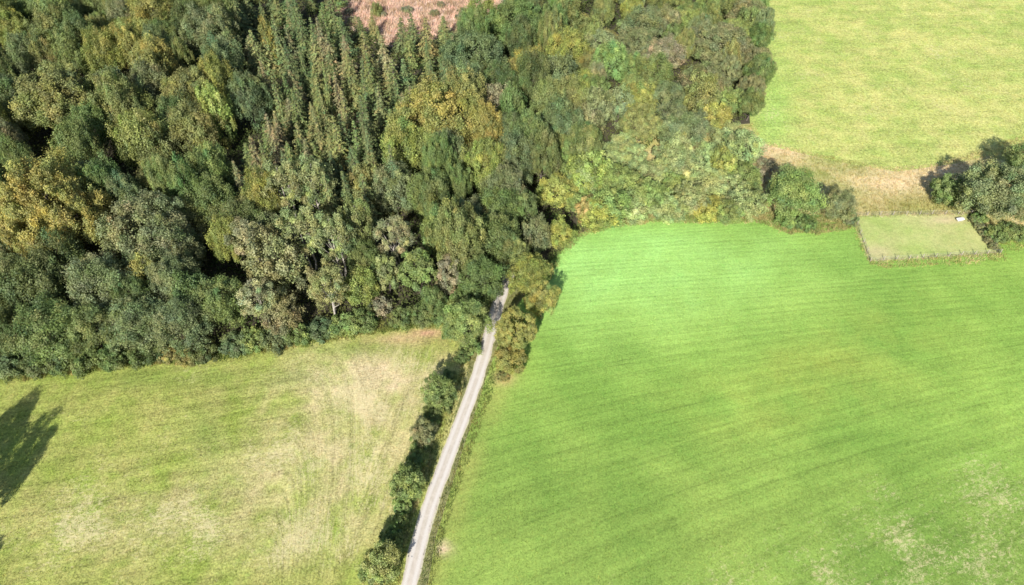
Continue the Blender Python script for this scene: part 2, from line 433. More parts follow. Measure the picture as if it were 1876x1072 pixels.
# ------------------------------------------------------------------ tree meshes
def leaves_to_mesh(name, C, N, S, tint, mat, asp=.62, rng=None):
    rng = rng or np.random.RandomState(0)
    n = len(C)
    N = unit(N); t = unit(np.cross(N, unit(rng.normal(size=(n, 3))))); b = np.cross(N, t)
    s = S[:, None]
    fold = N * s * .22
    V = np.stack((C + t * s, C + b * s * asp + fold, C - t * s, C - b * s * asp + fold), 1).reshape(-1, 3)
    Fc = np.arange(4 * n).reshape(-1, 4)
    me = mesh_np(name, V, Fc, np.repeat(tint, 4, axis=0))
    me.materials.append(mat)
    return me
def tube_into(V, Fc, pts, rads, k=7):
    base = len(V)
    pts = [np.array(p, float) for p in pts]
    for i, (p, r) in enumerate(zip(pts, rads)):
        d = unit(pts[min(i + 1, len(pts) - 1)] - pts[max(i - 1, 0)])
        a = unit(np.cross(d, (0.31, .95, .1) if abs(d[2]) > .7 else (0, 0, 1.0))); b = np.cross(d, a)
        for j in range(k):
            th = 2 * math.pi * j / k
            V.append(p + (a * math.cos(th) + b * math.sin(th)) * r)
    for i in range(len(pts) - 1):
        for j in range(k):
            Fc.append((base + i * k + j, base + i * k + (j + 1) % k, base + (i + 1) * k + (j + 1) % k, base + (i + 1) * k + j))
def make_trunk(name, rng, H, R, zc, targets, r0, mat, stems=1, lean=.4):
    V, Fc = [], []
    for s in range(stems):
        off = rng.normal(size=2) * (0 if stems == 1 else .35 * r0 * 4)
        top = np.array((off[0] * 3 + rng.normal() * lean, off[1] * 3 + rng.normal() * lean, H * .86))
        pts, rad = [], []
        w = rng.normal(size=(6, 2)) * r0 * .8
        for i in range(6):
            t = i / 5
            q = np.array((off[0], off[1], -.15)) * (1 - t) + top * t; q[:2] += w[i] * (t > 0) * 1.0
            pts.append(q); rad.append(r0 * (1.35 if i == 0 else 1) * (1 - .82 * t))
        tube_into(V, Fc, pts, rad, 8)
        for tg in targets[s::stems]:
            t = np.clip((tg[2] / H) * .75 - .1, .18, .85)
            i = int(t * 5); f_ = t * 5 - i
            st = pts[i] * (1 - f_) + pts[min(5, i + 1)] * f_
            midp = st * .5 + tg * .5 + np.array((0, 0, -.06 * R)) + rng.normal(size=3) * .05 * R
            rr = r0 * (1 - .8 * t)
            tube_into(V, Fc, [st, midp, tg], [rr * .55, rr * .33, rr * .1], 5)
    me = mesh_np(name, V, Fc, None, None, True); me.materials.append(mat)
    return me
def sphere_dirs(n, rng):
    i = np.arange(n) + .5
    ph = np.arccos(1 - 2 * i / n); th = math.pi * (1 + 5 ** .5) * i + rng.uniform(0, 6)
    d = np.column_stack((np.cos(th) * np.sin(ph), np.sin(th) * np.sin(ph), np.cos(ph)))
    return unit(d + rng.normal(size=d.shape) * .16)
def broadleaf(name, seed, R, H, z0, lobes, tufts, per, leaf, lobe_r=(.2, .34), rough=.25, taper=0.0, hue=.12, bark=None, r0=.22, stems=1, fill=.3, ntarget=14, tuft_r=.12):
    """crown of lobes, each lobe of leaf tufts, each tuft of single leaf faces"""
    rng = np.random.RandomState(seed)
    zc, hz = (z0 + H) / 2, (H - z0) / 2
    D = sphere_dirs(lobes, rng)
    D = D[D[:, 2] > -.82]
    rad = 1 - rough * rng.uniform(0, 1, len(D)) ** 1.2
    wob = np.array([mnoise.noise(Vector(d * 1.5) + Vector((seed * 3.7, 0, seed))) for d in D])
    rad = rad * (1 + .42 * wob)
    L = D * rad[:, None] * np.array((R, R, hz)) * .86
    if taper: L[:, :2] *= (1 - taper * np.clip(L[:, 2:3] / hz, -1, 1))
    L[:, 2] += zc
    lr = rng.uniform(*lobe_r, len(L)) * (R + hz) / 2
    C, N, S, T = [], [], [], []
    for i in range(len(L)):
        o = unit(D[i] + np.array((0, 0, .25)))
        dirs = unit(rng.normal(size=(tufts, 3)) + 1.0 * o)
        tp = L[i] + dirs * lr[i] * rng.uniform(.55, 1.08, (tufts, 1)) * np.array((.92, .92, 1.42))
        lob = 1 + rng.normal() * hue
        lh = np.array((1 + rng.normal() * hue * .5, 1, 1 + rng.normal() * hue * .5)) * lob
        for j in range(tufts):
            c = tp[j] + rng.normal(size=(per, 3)) * tuft_r * lr[i] * np.array((.9, .9, 1.3)) * 1.8
            C.append(c)
            N.append(unit(dirs[j] * .75 + np.array((0, -.1, .25)) + rng.normal(size=(per, 3)) * .55))
            S.append(leaf * rng.uniform(.65, 1.3, per))
            tt = (1 + rng.normal() * .13) * lh * (1 + rng.normal(size=(per, 1)) * .13) * np.ones((per, 3))
            T.append(tt)
    nf = int(fill * len(L) * tufts)
    dd = unit(rng.normal(size=(nf, 3))) * rng.uniform(.2, .74, (nf, 1)) * np.array((R, R, hz))
    if taper: dd[:, :2] *= (1 - taper * np.clip(dd[:, 2:3] / hz, -1, 1))
    C.append(dd + np.array((0, 0, zc))); N.append(rng.normal(size=(nf, 3))); S.append(np.full(nf, leaf * 1.7)); T.append(np.full((nf, 3), .9))
    C, N, S, T = np.concatenate(C), np.concatenate(N), np.concatenate(S), np.clip(np.concatenate(T), .4, 1.8)
    k = C[:, 2] > .05; C, N, S, T = C[k], N[k], S[k], T[k]
    cm = leaves_to_mesh(name + '_crown', C, N, S, T, LEAF, .62, rng)
    order = rng.permutation(len(L))[:ntarget]
    tm = make_trunk(name + '_trunk', rng, H, R, zc, [L[i] for i in order], r0, bark or BARK, stems)
    return dict(crown=cm, trunk=tm, R=R, H=H, zc=zc)
def conifer(name, seed, R, H, hue=.1, whorls=30, leaf=.26):
    rng = np.random.RandomState(seed)
    C, N, S, T = [], [], [], []
    V, Fc = [], []
    lean = rng.normal(size=2) * .25
    ax = lambda z: np.array((lean[0] * z / H, lean[1] * z / H, z))
    tube_into(V, Fc, [ax(-.1), ax(H * .3), ax(H * .7), ax(H * .985)], [.24, .18, .08, .015], 8)
    z0 = H * .10
    for w in range(whorls):
        t = (w + rng.uniform(-.3, .3)) / whorls
        z = z0 + (H * .985 - z0) * np.clip(t, 0, 1)
        r = R * (1 - np.clip(t, 0, 1)) ** .9 * rng.uniform(.68, 1.15) + .10
        nb = max(4, int(5 + 5 * (1 - t)))
        a0 = rng.uniform(0, 6.3)
        for b in range(nb):
            a = a0 + 2 * math.pi * b / nb + rng.normal() * .18
            rb = r * rng.uniform(.55, 1.25)
            n = max(8, int(16 + 46 * rb / R))
            u = rng.uniform(.12, 1, n) ** .75
            droop = -.22 * rb * u ** 1.5 + .10 * rb * np.maximum(0, u - .7)
            rad = np.array((math.cos(a), math.sin(a), 0)); sid = np.array((-math.sin(a), math.cos(a), 0))
            side = rng.normal(size=n) * .22 * rb * (1.05 - u) + rng.normal(size=n) * .07
            c = ax(z) + rad * (rb * u)[:, None] + sid * side[:, None]
            c[:, 2] += droop + rng.normal(size=n) * .06 - np.abs(side) * .35
            C.append(c)
            N.append(np.array((0, 0, .8)) + rad * .55 + rng.normal(size=(n, 3)) * .38)
            S.append(leaf * rng.uniform(.7, 1.3, n) * (.65 + .45 * rb / R))
            br = (1 + rng.normal() * hue)
            T.append(br * (1 + rng.normal(size=(n, 1)) * .14) * np.array((1 + rng.normal() * .1, 1, 1)) * np.ones((n, 3)))
            if rb > .6:
                tube_into(V, Fc, [ax(z), ax(z) + rad * rb * .55 + np.array((0, 0, -.08 * rb))], [.035 + .012 * rb, .01], 3)
    C, N, S, T = np.concatenate(C), np.concatenate(N), np.concatenate(S), np.clip(np.concatenate(T), .4, 1.8)
    cm = leaves_to_mesh(name + '_crown', C, N, S, T, NEEDLE, .5, rng)
    tm = mesh_np(name + '_trunk', V, Fc, None, None, True); tm.materials.append(BARK)
    return dict(crown=cm, trunk=tm, R=R, H=H, zc=H * .5)

PROTO = {
    'round': [broadleaf('round', 11 + i, 5.2, 13.5, 2.0 + .5 * (i % 3), 80 + 8 * (i % 4), 24, 14, .135, (.12 + .01 * i, .30), .36 + .04 * (i % 3), .12 * (i % 3), hue=.16) for i in range(7)],
    'wide': [broadleaf('wide', 31 + i, 7.2, 16, 2.6, 150, 25, 14, .15, (.10, .22), .36, .1 * (i % 2), hue=.15, r0=.32) for i in range(5)],
    'huge': [broadleaf('huge', 37, 11.5, 20, 3.0, 330, 28, 15, .155, (.07, .15), .32, hue=.15, r0=.5, ntarget=24)],
    'dense': [broadleaf('dense', 41 + i, 6.0, 13, 1.6, 170, 24, 14, .125, (.10, .18), .16, hue=.09, r0=.28) for i in range(2)],
    'loose': [broadleaf('loose', 51 + i, 3.8, 17, 6.0, 60, 17, 13, .135, (.10, .22), .5, hue=.16, bark=PALEBARK, r0=.2, stems=2, fill=.04, tuft_r=.15) for i in range(4)],
    'column': [broadleaf('column', 61 + i, 2.2, 10, .7, 50, 20, 13, .12, (.12, .22), .3, .22, hue=.13, r0=.12) for i in range(3)],
    'small': [broadleaf('small', 71 + i, 2.9, 6.6, .5, 54, 21, 13, .105, (.16, .32), .36, .1 * (i % 2), hue=.15, r0=.12, stems=2) for i in range(6)],
    'shrub': [broadleaf('shrub', 81 + i, 1.7, 2.7, .0, 34, 18, 12, .085, (.2, .4), .4, hue=.15, r0=.05, stems=3, ntarget=9) for i in range(5)],
    'spruce': [conifer('spruce', 91 + i, 3.1, 15, .14, 20 + 2 * i, .16) for i in range(8)],
}

# ------------------------------------------------------------------ planting
dk, gr, ol = (.064, .088, .031), (.090, .122, .039), (.130, .140, .048)
yg, go, bgc = (.155, .175, .045), (.195, .175, .050), (.086, .112, .052)
gy, pa, be = (.118, .132, .064), (.175, .190, .082), (.205, .198, .108)
br, pk, og = (.142, .134, .068), (.170, .150, .098), (.200, .165, .060)
lg, yl, pg = (.130, .172, .054), (.195, .195, .050), (.182, .215, .092)
hg = (.150, .172, .056)
CN = {hg: 'green', dk: 'dark green', gr: 'mid green', ol: 'olive', yg: 'yellow green', go: 'golden', bgc: 'bluish green', gy: 'grey green', pa: 'pale olive', be: 'beige', br: 'brownish', pk: 'pinkish brown', og: 'orange', lg: 'light green', yl: 'yellow', pg: 'pale green'}
PLANTED = []      # (x, y, R, label, projected crown, height)
RNG = random.Random(5)
def plant(name, kind, x, y, R, Ht, colour, label, cat, group, vary=.10):
    P = PROTO[kind][RNG.randrange(len(PROTO[kind]))]
    root = link(name, None); root.location = (x, y, 0)
    root.empty_display_size = .5
    sx, sz = R / P['R'], Ht / P['H']
    root.scale = (sx * RNG.uniform(.94, 1.06), sx * RNG.uniform(.94, 1.06), sz)
    root.rotation_euler = (0, 0, RNG.uniform(0, 6.28))
    tag(root, label, cat, group)
    tr = link('trunk', P['trunk'], root)
    cr = link('crown', P['crown'], root)
    k = 1.50 + RNG.uniform(-vary, vary) + .28 * smooth(850, 1150, project((x, y, 0))[0]); h = 1 + RNG.uniform(-vary, vary) * .8  # crown colour lightened towards the right, standing in for a veil of glare
    cr.color = (colour[0] * k * h * .97, colour[1] * k, colour[2] * k, 1)
    PLANTED.append((x, y, R, label, project((x, y, P['zc'] * sz)), Ht))
    return root
G_W, G_S = 'broadleaf trees of the wood', 'shrubs along the wood edge and field margins'
def T(label, kind, cx, cy, w, Ht, colour, name=None, cat=None, group=None, R=None):
    """a tree whose crown stands at this place of the photograph: w photo pixels wide, Ht metres tall"""
    P = PROTO[kind][0]; zc = P['zc'] / P['H'] * Ht
    p = ground(cx, cy, zc)
    R = R or w * .5 * mpp(p)
    shr = kind == 'shrub'
    name = name or ('shrub' if shr else 'broadleaf_tree'); cat = cat or ('shrub' if shr else 'tree')
    return plant(name, kind, p[0], p[1], R, Ht, colour, label, cat, group or (G_S if shr else G_W))

# upper left wood
T('yellow green tree in the top left corner', 'round', 18, 55, 70, 14, yg)
T('dark green tree just below the top left corner', 'round', 50, 100, 70, 14, bgc)
T('yellow green crown second from left at the top', 'round', 98, 60, 75, 15, ol)
T('tall dark green tree near the top left', 'round', 147, 72, 60, 16, dk)
T('yellow green tree right of the tall dark one', 'round', 192, 95, 70, 14, yg)
T('yellowish tree with pale top in upper left wood', 'round', 240, 85, 60, 14, go)
T('orange tinged tree in the upper left wood', 'round', 288, 118, 75, 14, go)
T('golden crown at the top edge of upper left wood', 'round', 278, 28, 90, 14, go)
T('brownish crown at the top edge left of centre', 'round', 225, 32, 60, 13, br)
T('broad grey olive tree near the top of the wood', 'wide', 388, 58, 105, 15, gy)
T('dark bluish tree left of the spruce stand', 'round', 408, 120, 80, 16, bgc)
T('bluish green rounded tree against the spruces', 'round', 455, 182, 78, 15, bgc)
T('broad olive green crown above the dark hollow', 'wide', 100, 180, 150, 16, ol)
T('tall tree with brownish top beside the dark hollow', 'wide', 222, 195, 95, 18, ol)
T('grey twiggy crown in the middle of left wood', 'round', 275, 165, 75, 14, gy)
T('yellow olive crown in the middle of left wood', 'wide', 352, 175, 110, 15, ol)
T('yellowish tree below the grey twiggy crown', 'round', 255, 250, 90, 14, yg)
T('mottled dark and yellow crown in left wood', 'round', 345, 245, 100, 14, ol)
T('dark teal tree at the left edge above the hollow', 'round', 22, 185, 80, 15, bgc)
T('brownish olive tree at the left edge beside the hollow', 'round', 10, 262, 70, 13, br)
T('big golden leaved tree at the left edge', 'huge', 95, 385, 215, 21, go)
T('mid green tree right of the big golden tree', 'round', 238, 372, 70, 15, bgc)
T('olive topped tree above the brownish one', 'round', 292, 330, 75, 14, ol)
T('bright green tree in the middle of the left wood', 'round', 385, 315, 75, 14, lg)
T('wide olive brown tree in the lower left wood', 'wide', 272, 425, 165, 16, br)
T('dense green tree left of the pale tall clump', 'round', 392, 372, 90, 14, gr)
T('yellow green tree left of the beige tree', 'round', 416, 440, 60, 13, yg)
T('bluish pale crown in the lower left wood', 'round', 318, 515, 90, 12, bgc)
T('yellow tinged small tree in the lower left wood', 'small', 268, 512, 65, 10, go)
T('grey green tree below the wide olive brown one', 'round', 188, 525, 115, 13, gy)
T('dark green tree under the big golden tree', 'round', 55, 525, 125, 14, dk)
T('dark green edge tree at the left field corner', 'round', 92, 605, 125, 11, gr)
T('grey green edge tree at the hay field', 'round', 250, 592, 120, 10, gy)
T('bluish green edge tree at the hay field', 'round', 335, 590, 110, 10, bgc)
T('green edge tree left of the beige crown', 'round', 405, 555, 85, 11, gr)
T('dark edge tree cut off by the left border', 'round', 8, 610, 90, 11, dk)
T('mid green edge tree between two dark ones', 'round', 165, 600, 85, 10, gr)
# pale tall clump and its neighbours
G_P = 'pale tall trees with light trunks'
T('beige crowned tree at the left of the pale clump', 'loose', 455, 440, 85, 14, be, group=G_P)
T('beige crowned tree low in the pale clump', 'loose', 475, 545, 85, 11, be, group=G_P)
T('pale olive tall tree at the back of the clump', 'loose', 520, 335, 85, 17, pa, group=G_P)
T('pale olive tall tree topping the clump', 'loose', 575, 330, 80, 17, pa, group=G_P)
T('pale trunked olive tree in the middle of the clump', 'loose', 555, 420, 85, 17, pa, group=G_P)
T('white trunked pale tree right of the clump middle', 'loose', 612, 430, 80, 17, pa, group=G_P)
T('pale olive tree at the right of the clump', 'loose', 650, 400, 70, 16, ol, group=G_P)
T('light olive tree low in front of the clump', 'loose', 600, 520, 80, 13, pa, group=G_P)
T('brownish low tree in front of the pale clump', 'small', 520, 580, 75, 7.5, br)
T('yellow green low tree right of the pale clump', 'small', 660, 525, 70, 8, yg)
T('beige tree between the clump and the green columns', 'loose', 722, 430, 70, 14, be, group=G_P)
T('slim beige tree in front of the beige one', 'column', 708, 500, 45, 10, pa)
T('light green columnar tree near the field tip', 'column', 765, 495, 62, 11, lg)
T('brown columnar tree near the field tip', 'column', 822, 505, 46, 10, pk)
T('small green tree beside the brown column', 'small', 793, 550, 45, 6, gr)
T('green tree left of the lane mouth', 'round', 885, 512, 85, 10, gr)
T('pale green tree between field tip and lane', 'round', 852, 588, 85, 9, lg)
T('grey green tree right of the spruce foot', 'round', 722, 345, 82, 13, gy)
T('olive tree between the spruces and the clump', 'small', 672, 345, 60, 11, ol)
T('mid green tree below the golden maple', 'round', 790, 362, 75, 13, gr)
T('light green tree above the brown column', 'round', 808, 425, 80, 12, lg)
T('greyish pink crown above the lane mouth', 'round', 862, 405, 70, 11, gy)
T('green tree right above the lane mouth', 'round', 908, 440, 100, 12, gr)
T('grey green tree below the yellow green crown', 'round', 925, 350, 80, 13, gy)
T('grey olive tree closing the end of the lane', 'round', 938, 462, 55, 9, ol)
T('dark narrow tree at the dark gap by the lane', 'column', 962, 385, 45, 11, dk)
T('grey tree beside the dark gap', 'small', 985, 430, 60, 9, gy)
# golden maple group, dense dome, top middle
T('golden orange maple in the centre of the wood', 'wide', 800, 225, 165, 17, go)
T('yellow green side of the golden group', 'round', 738, 275, 90, 15, yg)
T('grey dark tree in front of the golden maple', 'round', 822, 285, 75, 14, gy)
T('golden tree right of the maple', 'round', 885, 240, 85, 15, go)
T('yellow green crown right below the maple', 'round', 888, 302, 90, 14, yg)
T('dense bluish green dome shaped tree', 'dense', 866, 110, 125, 15, bgc)
T('yellow green crown behind the dense dome', 'round', 885, 38, 80, 13, yg)
T('mid green broad tree at the top centre', 'wide', 945, 45, 115, 14, gr)
T('bright yellow green tree right of the top centre', 'round', 1040, 88, 82, 12, yg)
T('purplish grey bare crown right of the yellow green one', 'small', 1102, 88, 75, 9, gy)
T('grey green tree near the top right of the wood', 'round', 1172, 52, 90, 11, gy)
T('orange olive crown below the top centre', 'round', 968, 128, 90, 12, go)
T('pinkish brown crown in the right of the wood', 'round', 1212, 98, 80, 9, pk)
T('brownish olive broad crown near the pasture', 'wide', 1320, 80, 130, 10, br)
T('dark green edge tree along the pasture top', 'round', 1392, 70, 50, 9, gr)
T('dark green edge tree along the pasture middle', 'round', 1392, 130, 55, 9, gr)
T('green edge tree along the pasture foot', 'round', 1376, 190, 55, 8, gr)
T('brown crown at the top right of the wood', 'round', 1370, 28, 75, 9, br)
T('yellow green crown in the right middle of the wood', 'round', 1170, 182, 75, 9, yg)
T('bluish green tree in the right middle of the wood', 'round', 1222, 180, 70, 9, bgc)
T('grey crown above the pale thicket', 'round', 1252, 232, 100, 8, gy)
T('bright yellow small tree near the pasture corner', 'small', 1310, 215, 58, 7, yl)
T('greyish crown below the golden tree', 'small', 905, 195, 80, 11, pk)
T('brown twiggy crown left of the yellow tree', 'round', 1290, 150, 90, 9, br)
T('yellow bush tree at the meadow corner', 'small', 1018, 350, 70, 7, yl)
T('golden bush tree at the meadow edge', 'small', 1076, 385, 55, 5, og)
T('yellow tree above the meadow corner', 'small', 1026, 428, 60, 6, yl)
# lane and field trees
G_L = 'trees along the lane'
T('yellow green tree right of the lane mouth', 'round', 970, 505, 80, 9, yg, group=G_L)
T('golden olive tree hanging over the lane end', 'round', 992, 548, 62, 8, go, group=G_L)
T('round olive brown tree right of the lane', 'dense', 946, 605, 82, 8.5, go, group=G_L)
T('low olive tree below the round one by the lane', 'small', 937, 655, 62, 4.5, go, group=G_L)
T('rounded green tree left of the lane, farthest of the hedge', 'small', 806, 716, 62, 6.2, hg, group=G_L)
T('brownish low tree in the lane hedge', 'small', 775, 792, 46, 4.2, br, group=G_L)
T('tall green tree in the middle of the lane hedge', 'small', 744, 885, 66, 7, hg, group=G_L)
T('green tree at the near end of the lane hedge', 'small', 700, 1032, 74, 6.5, hg, group=G_L)
T('big rounded green tree between meadow and rough bank', 'round', 1456, 352, 108, 10, lg)
T('smaller grey green tree right of the rounded one', 'round', 1536, 372, 66, 7, gy)
T('small green tree beside the large right edge tree', 'small', 1736, 348, 66, 5.5, gr)
T('large dark grey green tree at the right edge', 'wide', 1830, 348, 135, 12, gy)
T('dark tree behind the large right edge tree', 'round', 1890, 300, 90, 11, gr)
# two field trees just outside the left border: their shadows lie on the hay field
p = ground(-48, 960); plant('broadleaf_tree', 'round', p[0], p[1], 3.6, 12, gr, 'field tree outside the left border casting the long shadow', 'tree', G_L)
p = ground(-66, 890); plant('broadleaf_tree', 'round', p[0], p[1], 3.0, 11, gr, 'second field tree outside the left border', 'tree', G_L)
p = ground(-125, 1150); plant('broadleaf_tree', 'small', p[0], p[1], 2.6, 8, gr, 'low tree outside the lower left corner', 'tree', G_L)

# spruce stand: rows counted down from the clearing, each row from left to right
ORD = ['first', 'second', 'third', 'fourth', 'fifth', 'sixth', 'seventh', 'eighth', 'ninth', 'tenth', 'eleventh', 'twelfth', 'thirteenth', 'fourteenth', 'fifteenth', 'sixteenth', 'seventeenth', 'eighteenth']
rows = [(-40, 395, 640), (-14, 400, 640), (12, 415, 640), (34, 425, 640), (27, 600, 885), (58, 600, 850), (72, 435, 640), (94, 455, 815), (118, 470, 812), (142, 480, 808), (166, 485, 780), (190, 480, 745), (214, 460, 728), (238, 440, 715), (262, 430, 705), (286, 425, 695), (312, 590, 690)]
SPC = [(.078, .100, .038), (.100, .116, .043), (.118, .125, .050), (.085, .108, .046), (.135, .135, .055), (.068, .088, .038), (.11, .13, .045), (.15, .13, .07)]
for ri, (yy, xa, xb) in enumerate(rows):
    x = xa + RNG.uniform(0, 30); i = 0
    while x < xb:
        tx, ty = x + RNG.uniform(-13, 13), yy + RNG.uniform(-16, 16) * (.6 if ri == 4 else 1)
        if not (ri < 4 and 625 < tx):
            Ht = RNG.uniform(8.0, 16.5) * (.8 if ri == 4 else 1)
            p = ground(tx, ty, Ht)
            plant('spruce_tree', 'spruce', p[0], p[1], RNG.uniform(2.1, 4.0), Ht, RNG.choice(SPC),
                  f'narrow spruce, {ORD[i]} from left in the {ORD[ri]} conifer row counted from the top', 'conifer', 'spruces of the conifer stand', .15)
            i += 1
        x += RNG.uniform(25, 37)
T('pale olive larch like tree left of the spruces', 'column', 492, 80, 30, 15, go)

# filling the rest of the wood
wood_px = [(-60, 672), (120, 668), (330, 648), (430, 640), (520, 622), (600, 608), (700, 594), (800, 586), (850, 560), (885, 520), (900, 480), (985, 470), (1010, 460), (1050, 412), (1080, 380), (1120, 290), (1330, 245), (1372, 215), (1395, 150), (1405, 60), (1375, 0), (1360, -30), (-60, -30)]
wood = [ground(*q)[:2] for q in wood_px]
con_px = [(420, -30), (430, 150), (440, 330), (560, 330), (690, 380), (750, 300), (800, 230), (820, 120), (930, 40), (930, -60)]
con = [ground(q[0], q[1])[:2] for q in con_px]
wa = np.array(wood); lo, hi = wa.min(0), wa.max(0)
cand = []
for _ in range(9000):
    cand.append((RNG.uniform(lo[0], hi[0]), RNG.uniform(lo[1], hi[1])))
ca = np.array(cand); ok = in_poly(ca[:, 0], ca[:, 1], wa) & ~in_poly(ca[:, 0], ca[:, 1], np.array(con))
landmarks = [q for q in PLANTED if 'conifer row' not in q[3]]
gaps = [(*ground(gx_, gy_, 2.0)[:2], gr_, gs_) for gx_, gy_, gr_, gs_ in ((140, 262, 7.5, 12), (442, 120, 6, 9), (975, 372, 4.5, 9), (750, 215, 6, 8), (215, 330, 4, 7), (590, 440, 6, 9), (745, 520, 6, 8))]
used = {q[3] for q in PLANTED}
nfill = 0
def where(q, lm):
    dx, dy = q[0] - lm[4][0], q[1] - lm[4][1]
    if abs(dx) > abs(dy): return 'right of' if dx > 0 else 'left of'
    return 'in front of' if dy > 0 else 'behind'
def relabel(kindword, colour, q):
    L = sorted(landmarks, key=lambda lm: (q[0] - lm[4][0]) ** 2 + (q[1] - lm[4][1]) ** 2)
    for lm in L[:6]:
        for lead in (f'{CN[colour]} {kindword} just', f'{CN[colour]} {kindword} a little way', f'further {CN[colour]} {kindword}'):
            s = f'{lead} {where(q, lm)} the {lm[3]}'
            if s not in used and len(s.split()) <= 16:
                used.add(s); return s
    s = f'{CN[colour]} {kindword} among the crowns of the wood'
    return s
for (x, y) in ca[ok]:
    g0 = project((x, y, 6))
    right = smooth(900, 1150, g0[0]) * (1 if g0[1] < 420 else 0)
    R = RNG.uniform(3.0, 5.6) * (1 - .12 * right)
    if any(((x - a_) / c_) ** 2 + ((y - b_) / d_) ** 2 < 1 for a_, b_, c_, d_ in gaps): continue
    if any((x - q[0]) ** 2 + (y - q[1]) ** 2 < (.56 * (R + q[2])) ** 2 for q in PLANTED): continue
    if nfill >= 195: break
    edge = g0[1] > 560
    Ht = RNG.uniform(9, 18) * (1 - .36 * right) * (.72 if edge else 1)
    if right > .5: colour = RNG.choice([gy, gy, ol, br, lg, ol, gr, gr, yg])
    else: colour = RNG.choice([dk, gr, gr, ol, bgc, gy, yg, ol])
    q = project((x, y, Ht * .58))
    if q[1] < -20 or q[0] < -60: colour = gr
    kind = RNG.choice(['round', 'round', 'dense', 'small']) if right > .6 else RNG.choice(['round', 'round', 'round', 'wide', 'small'])
    plant('broadleaf_tree', kind, x, y, R, Ht, colour, relabel('tree', colour, q), 'tree', G_W, .18)
    nfill += 1
print('filled', nfill, 'planted', len(PLANTED))

# shrubs: wood edge, thicket, hedge, bank
SH = []
def S(cx, cy, w, Ht, colour, label): SH.append((cx, cy, w, Ht, colour, label))
edge_line = [(10, 672), (60, 668), (105, 668), (150, 664), (205, 655), (262, 648), (372, 645), (430, 632), (468, 622), (505, 618), (545, 612), (590, 602), (632, 596), (668, 588), (735, 583), (770, 578), (808, 570)]
for i, (x, y) in enumerate(edge_line):
    S(x, y, RNG.uniform(46, 62), RNG.uniform(2.2, 3.6), RNG.choice([gr, bgc, lg, gr, lg]) if x > 400 else RNG.choice([gr, bgc, dk]), f'leafy green shrub, {ORD[i]} from left along the hay field edge' if i < 18 else '')
S(308, 650, 34, 1.8, og, 'orange leaved low shrub at the hay field edge')
S(342, 654, 40, 1.3, og, 'flat rusty orange shrub at the hay field edge')
S(697, 562, 48, 3.2, pk, 'pinkish brown dead looking shrub near the field tip')
S(842, 548, 50, 3.4, lg, 'bright green shrub left of the lane mouth tree')
S(826, 606, 40, 2.4, lg, 'low light green shrub at the very tip of the hay field')
S(862, 635, 42, 2.2, lg, 'low green shrub under the pale tree by the lane')
th = [(1040, 300), (1072, 330), (1105, 292), (1100, 350), (1132, 325), (1128, 372), (1160, 290), (1165, 345), (1162, 385), (1195, 318), (1198, 365), (1228, 290), (1230, 340), (1232, 384), (1262, 312), (1266, 362), (1296, 290), (1300, 335), (1298, 378), (1328, 300), (1332, 345), (1334, 384), (1358, 270), (1362, 318), (1366, 372), (1250, 272), (1340, 252), (1060, 362), (1100, 398), (1140, 258)]
words = {pg: 'pale green', lg: 'light green', yl: 'yellowish', pa: 'pale olive', be: 'straw coloured', og: 'orange tinged', gy: 'grey green'}
cnt = {}
for x, y in th:
    c = yl if (x, y) in ((1298, 378), (1328, 300), (1100, 398)) else RNG.choice([pg, pg, pg, lg, pa])
    row = 'back' if y < 305 else 'middle' if y < 352 else 'front'
    cnt[(c, row)] = cnt.get((c, row), 0) + 1
    S(x + RNG.uniform(-6, 6), y + RNG.uniform(-6, 6), RNG.uniform(52, 84), RNG.uniform(2.6, 5.2), c, (words[c], row))
S(1385, 318, 46, 1.6, pk, 'reddish brown bramble mound left of the rounded field tree')
S(1402, 300, 40, 1.4, pk, 'dead reddish brush beside the rounded field tree')
S(1375, 350, 44, 1.6, pa, 'dull olive shrub left of the rounded field tree')
S(1440, 402, 40, 2.2, lg, 'low leafy shrub at the foot of the rounded field tree')
S(1478, 408, 36, 2.2, gr, 'dark leafy shrub at the foot of the rounded field tree')
S(1556, 400, 32, 1.8, gy, 'grey green shrub at the left corner of the fenced plot')
S(1795, 398, 30, 1.6, lg, 'light green shrub behind the fenced plot corner')
S(1830, 430, 40, 2.4, gr, 'green shrub below the large right edge tree')
S(1800, 378, 44, 2.2, gy, 'grey green shrub at the foot of the right edge tree')
S(1862, 425, 44, 2.4, gr, 'green shrub at the right border below the large tree')
for i, (hx, hy) in enumerate(((1784, 402), (1793, 414), (1802, 427), (1811, 440), (1819, 451))):
    S(hx, hy, 17, 1.1, br, f'low dark bush, {ORD[i]} from the back along the right side of the plot')
S(922, 690, 24, .8, og, 'low rusty dead bush beside the lane')
S(795, 753, 40, 2.0, gr, 'low green shrub in the hedge below its farthest tree')
S(768, 815, 36, 1.6, lg, 'low shrub under the brownish hedge tree')
S(760, 850, 40, 2.6, gr, 'dark leafy shrub above the tall hedge tree')
S(738, 925, 38, 2.4, lg, 'light leafy shrub below the tall hedge tree')
S(718, 985, 40, 2.6, gr, 'leafy shrub behind the near end of the lane hedge')
for i, (hx, hy) in enumerate(((822, 690), (812, 742), (792, 772), (772, 838), (752, 905), (735, 950), (724, 1005), (690, 1062), (846, 655))):  # bushes added where only shadow fills the hedge gaps
    S(hx, hy, 30, RNG.uniform(1.3, 2.2), RNG.choice([gr, dk, hg]), f'low bramble bush, {ORD[i]} of the added bushes filling shaded gaps in the lane hedge' if i < 8 else 'low bramble bush added in the shade at the top of the lane hedge')
S(672, 1050, 36, 1.8, lg, 'light shrub at the bottom end of the hedge')
S(690, 18, 20, 4.0, ol, 'olive sapling standing in the pink clearing')
S(795, 24, 18, 1.6, br, 'brown brush heap in the pink clearing')
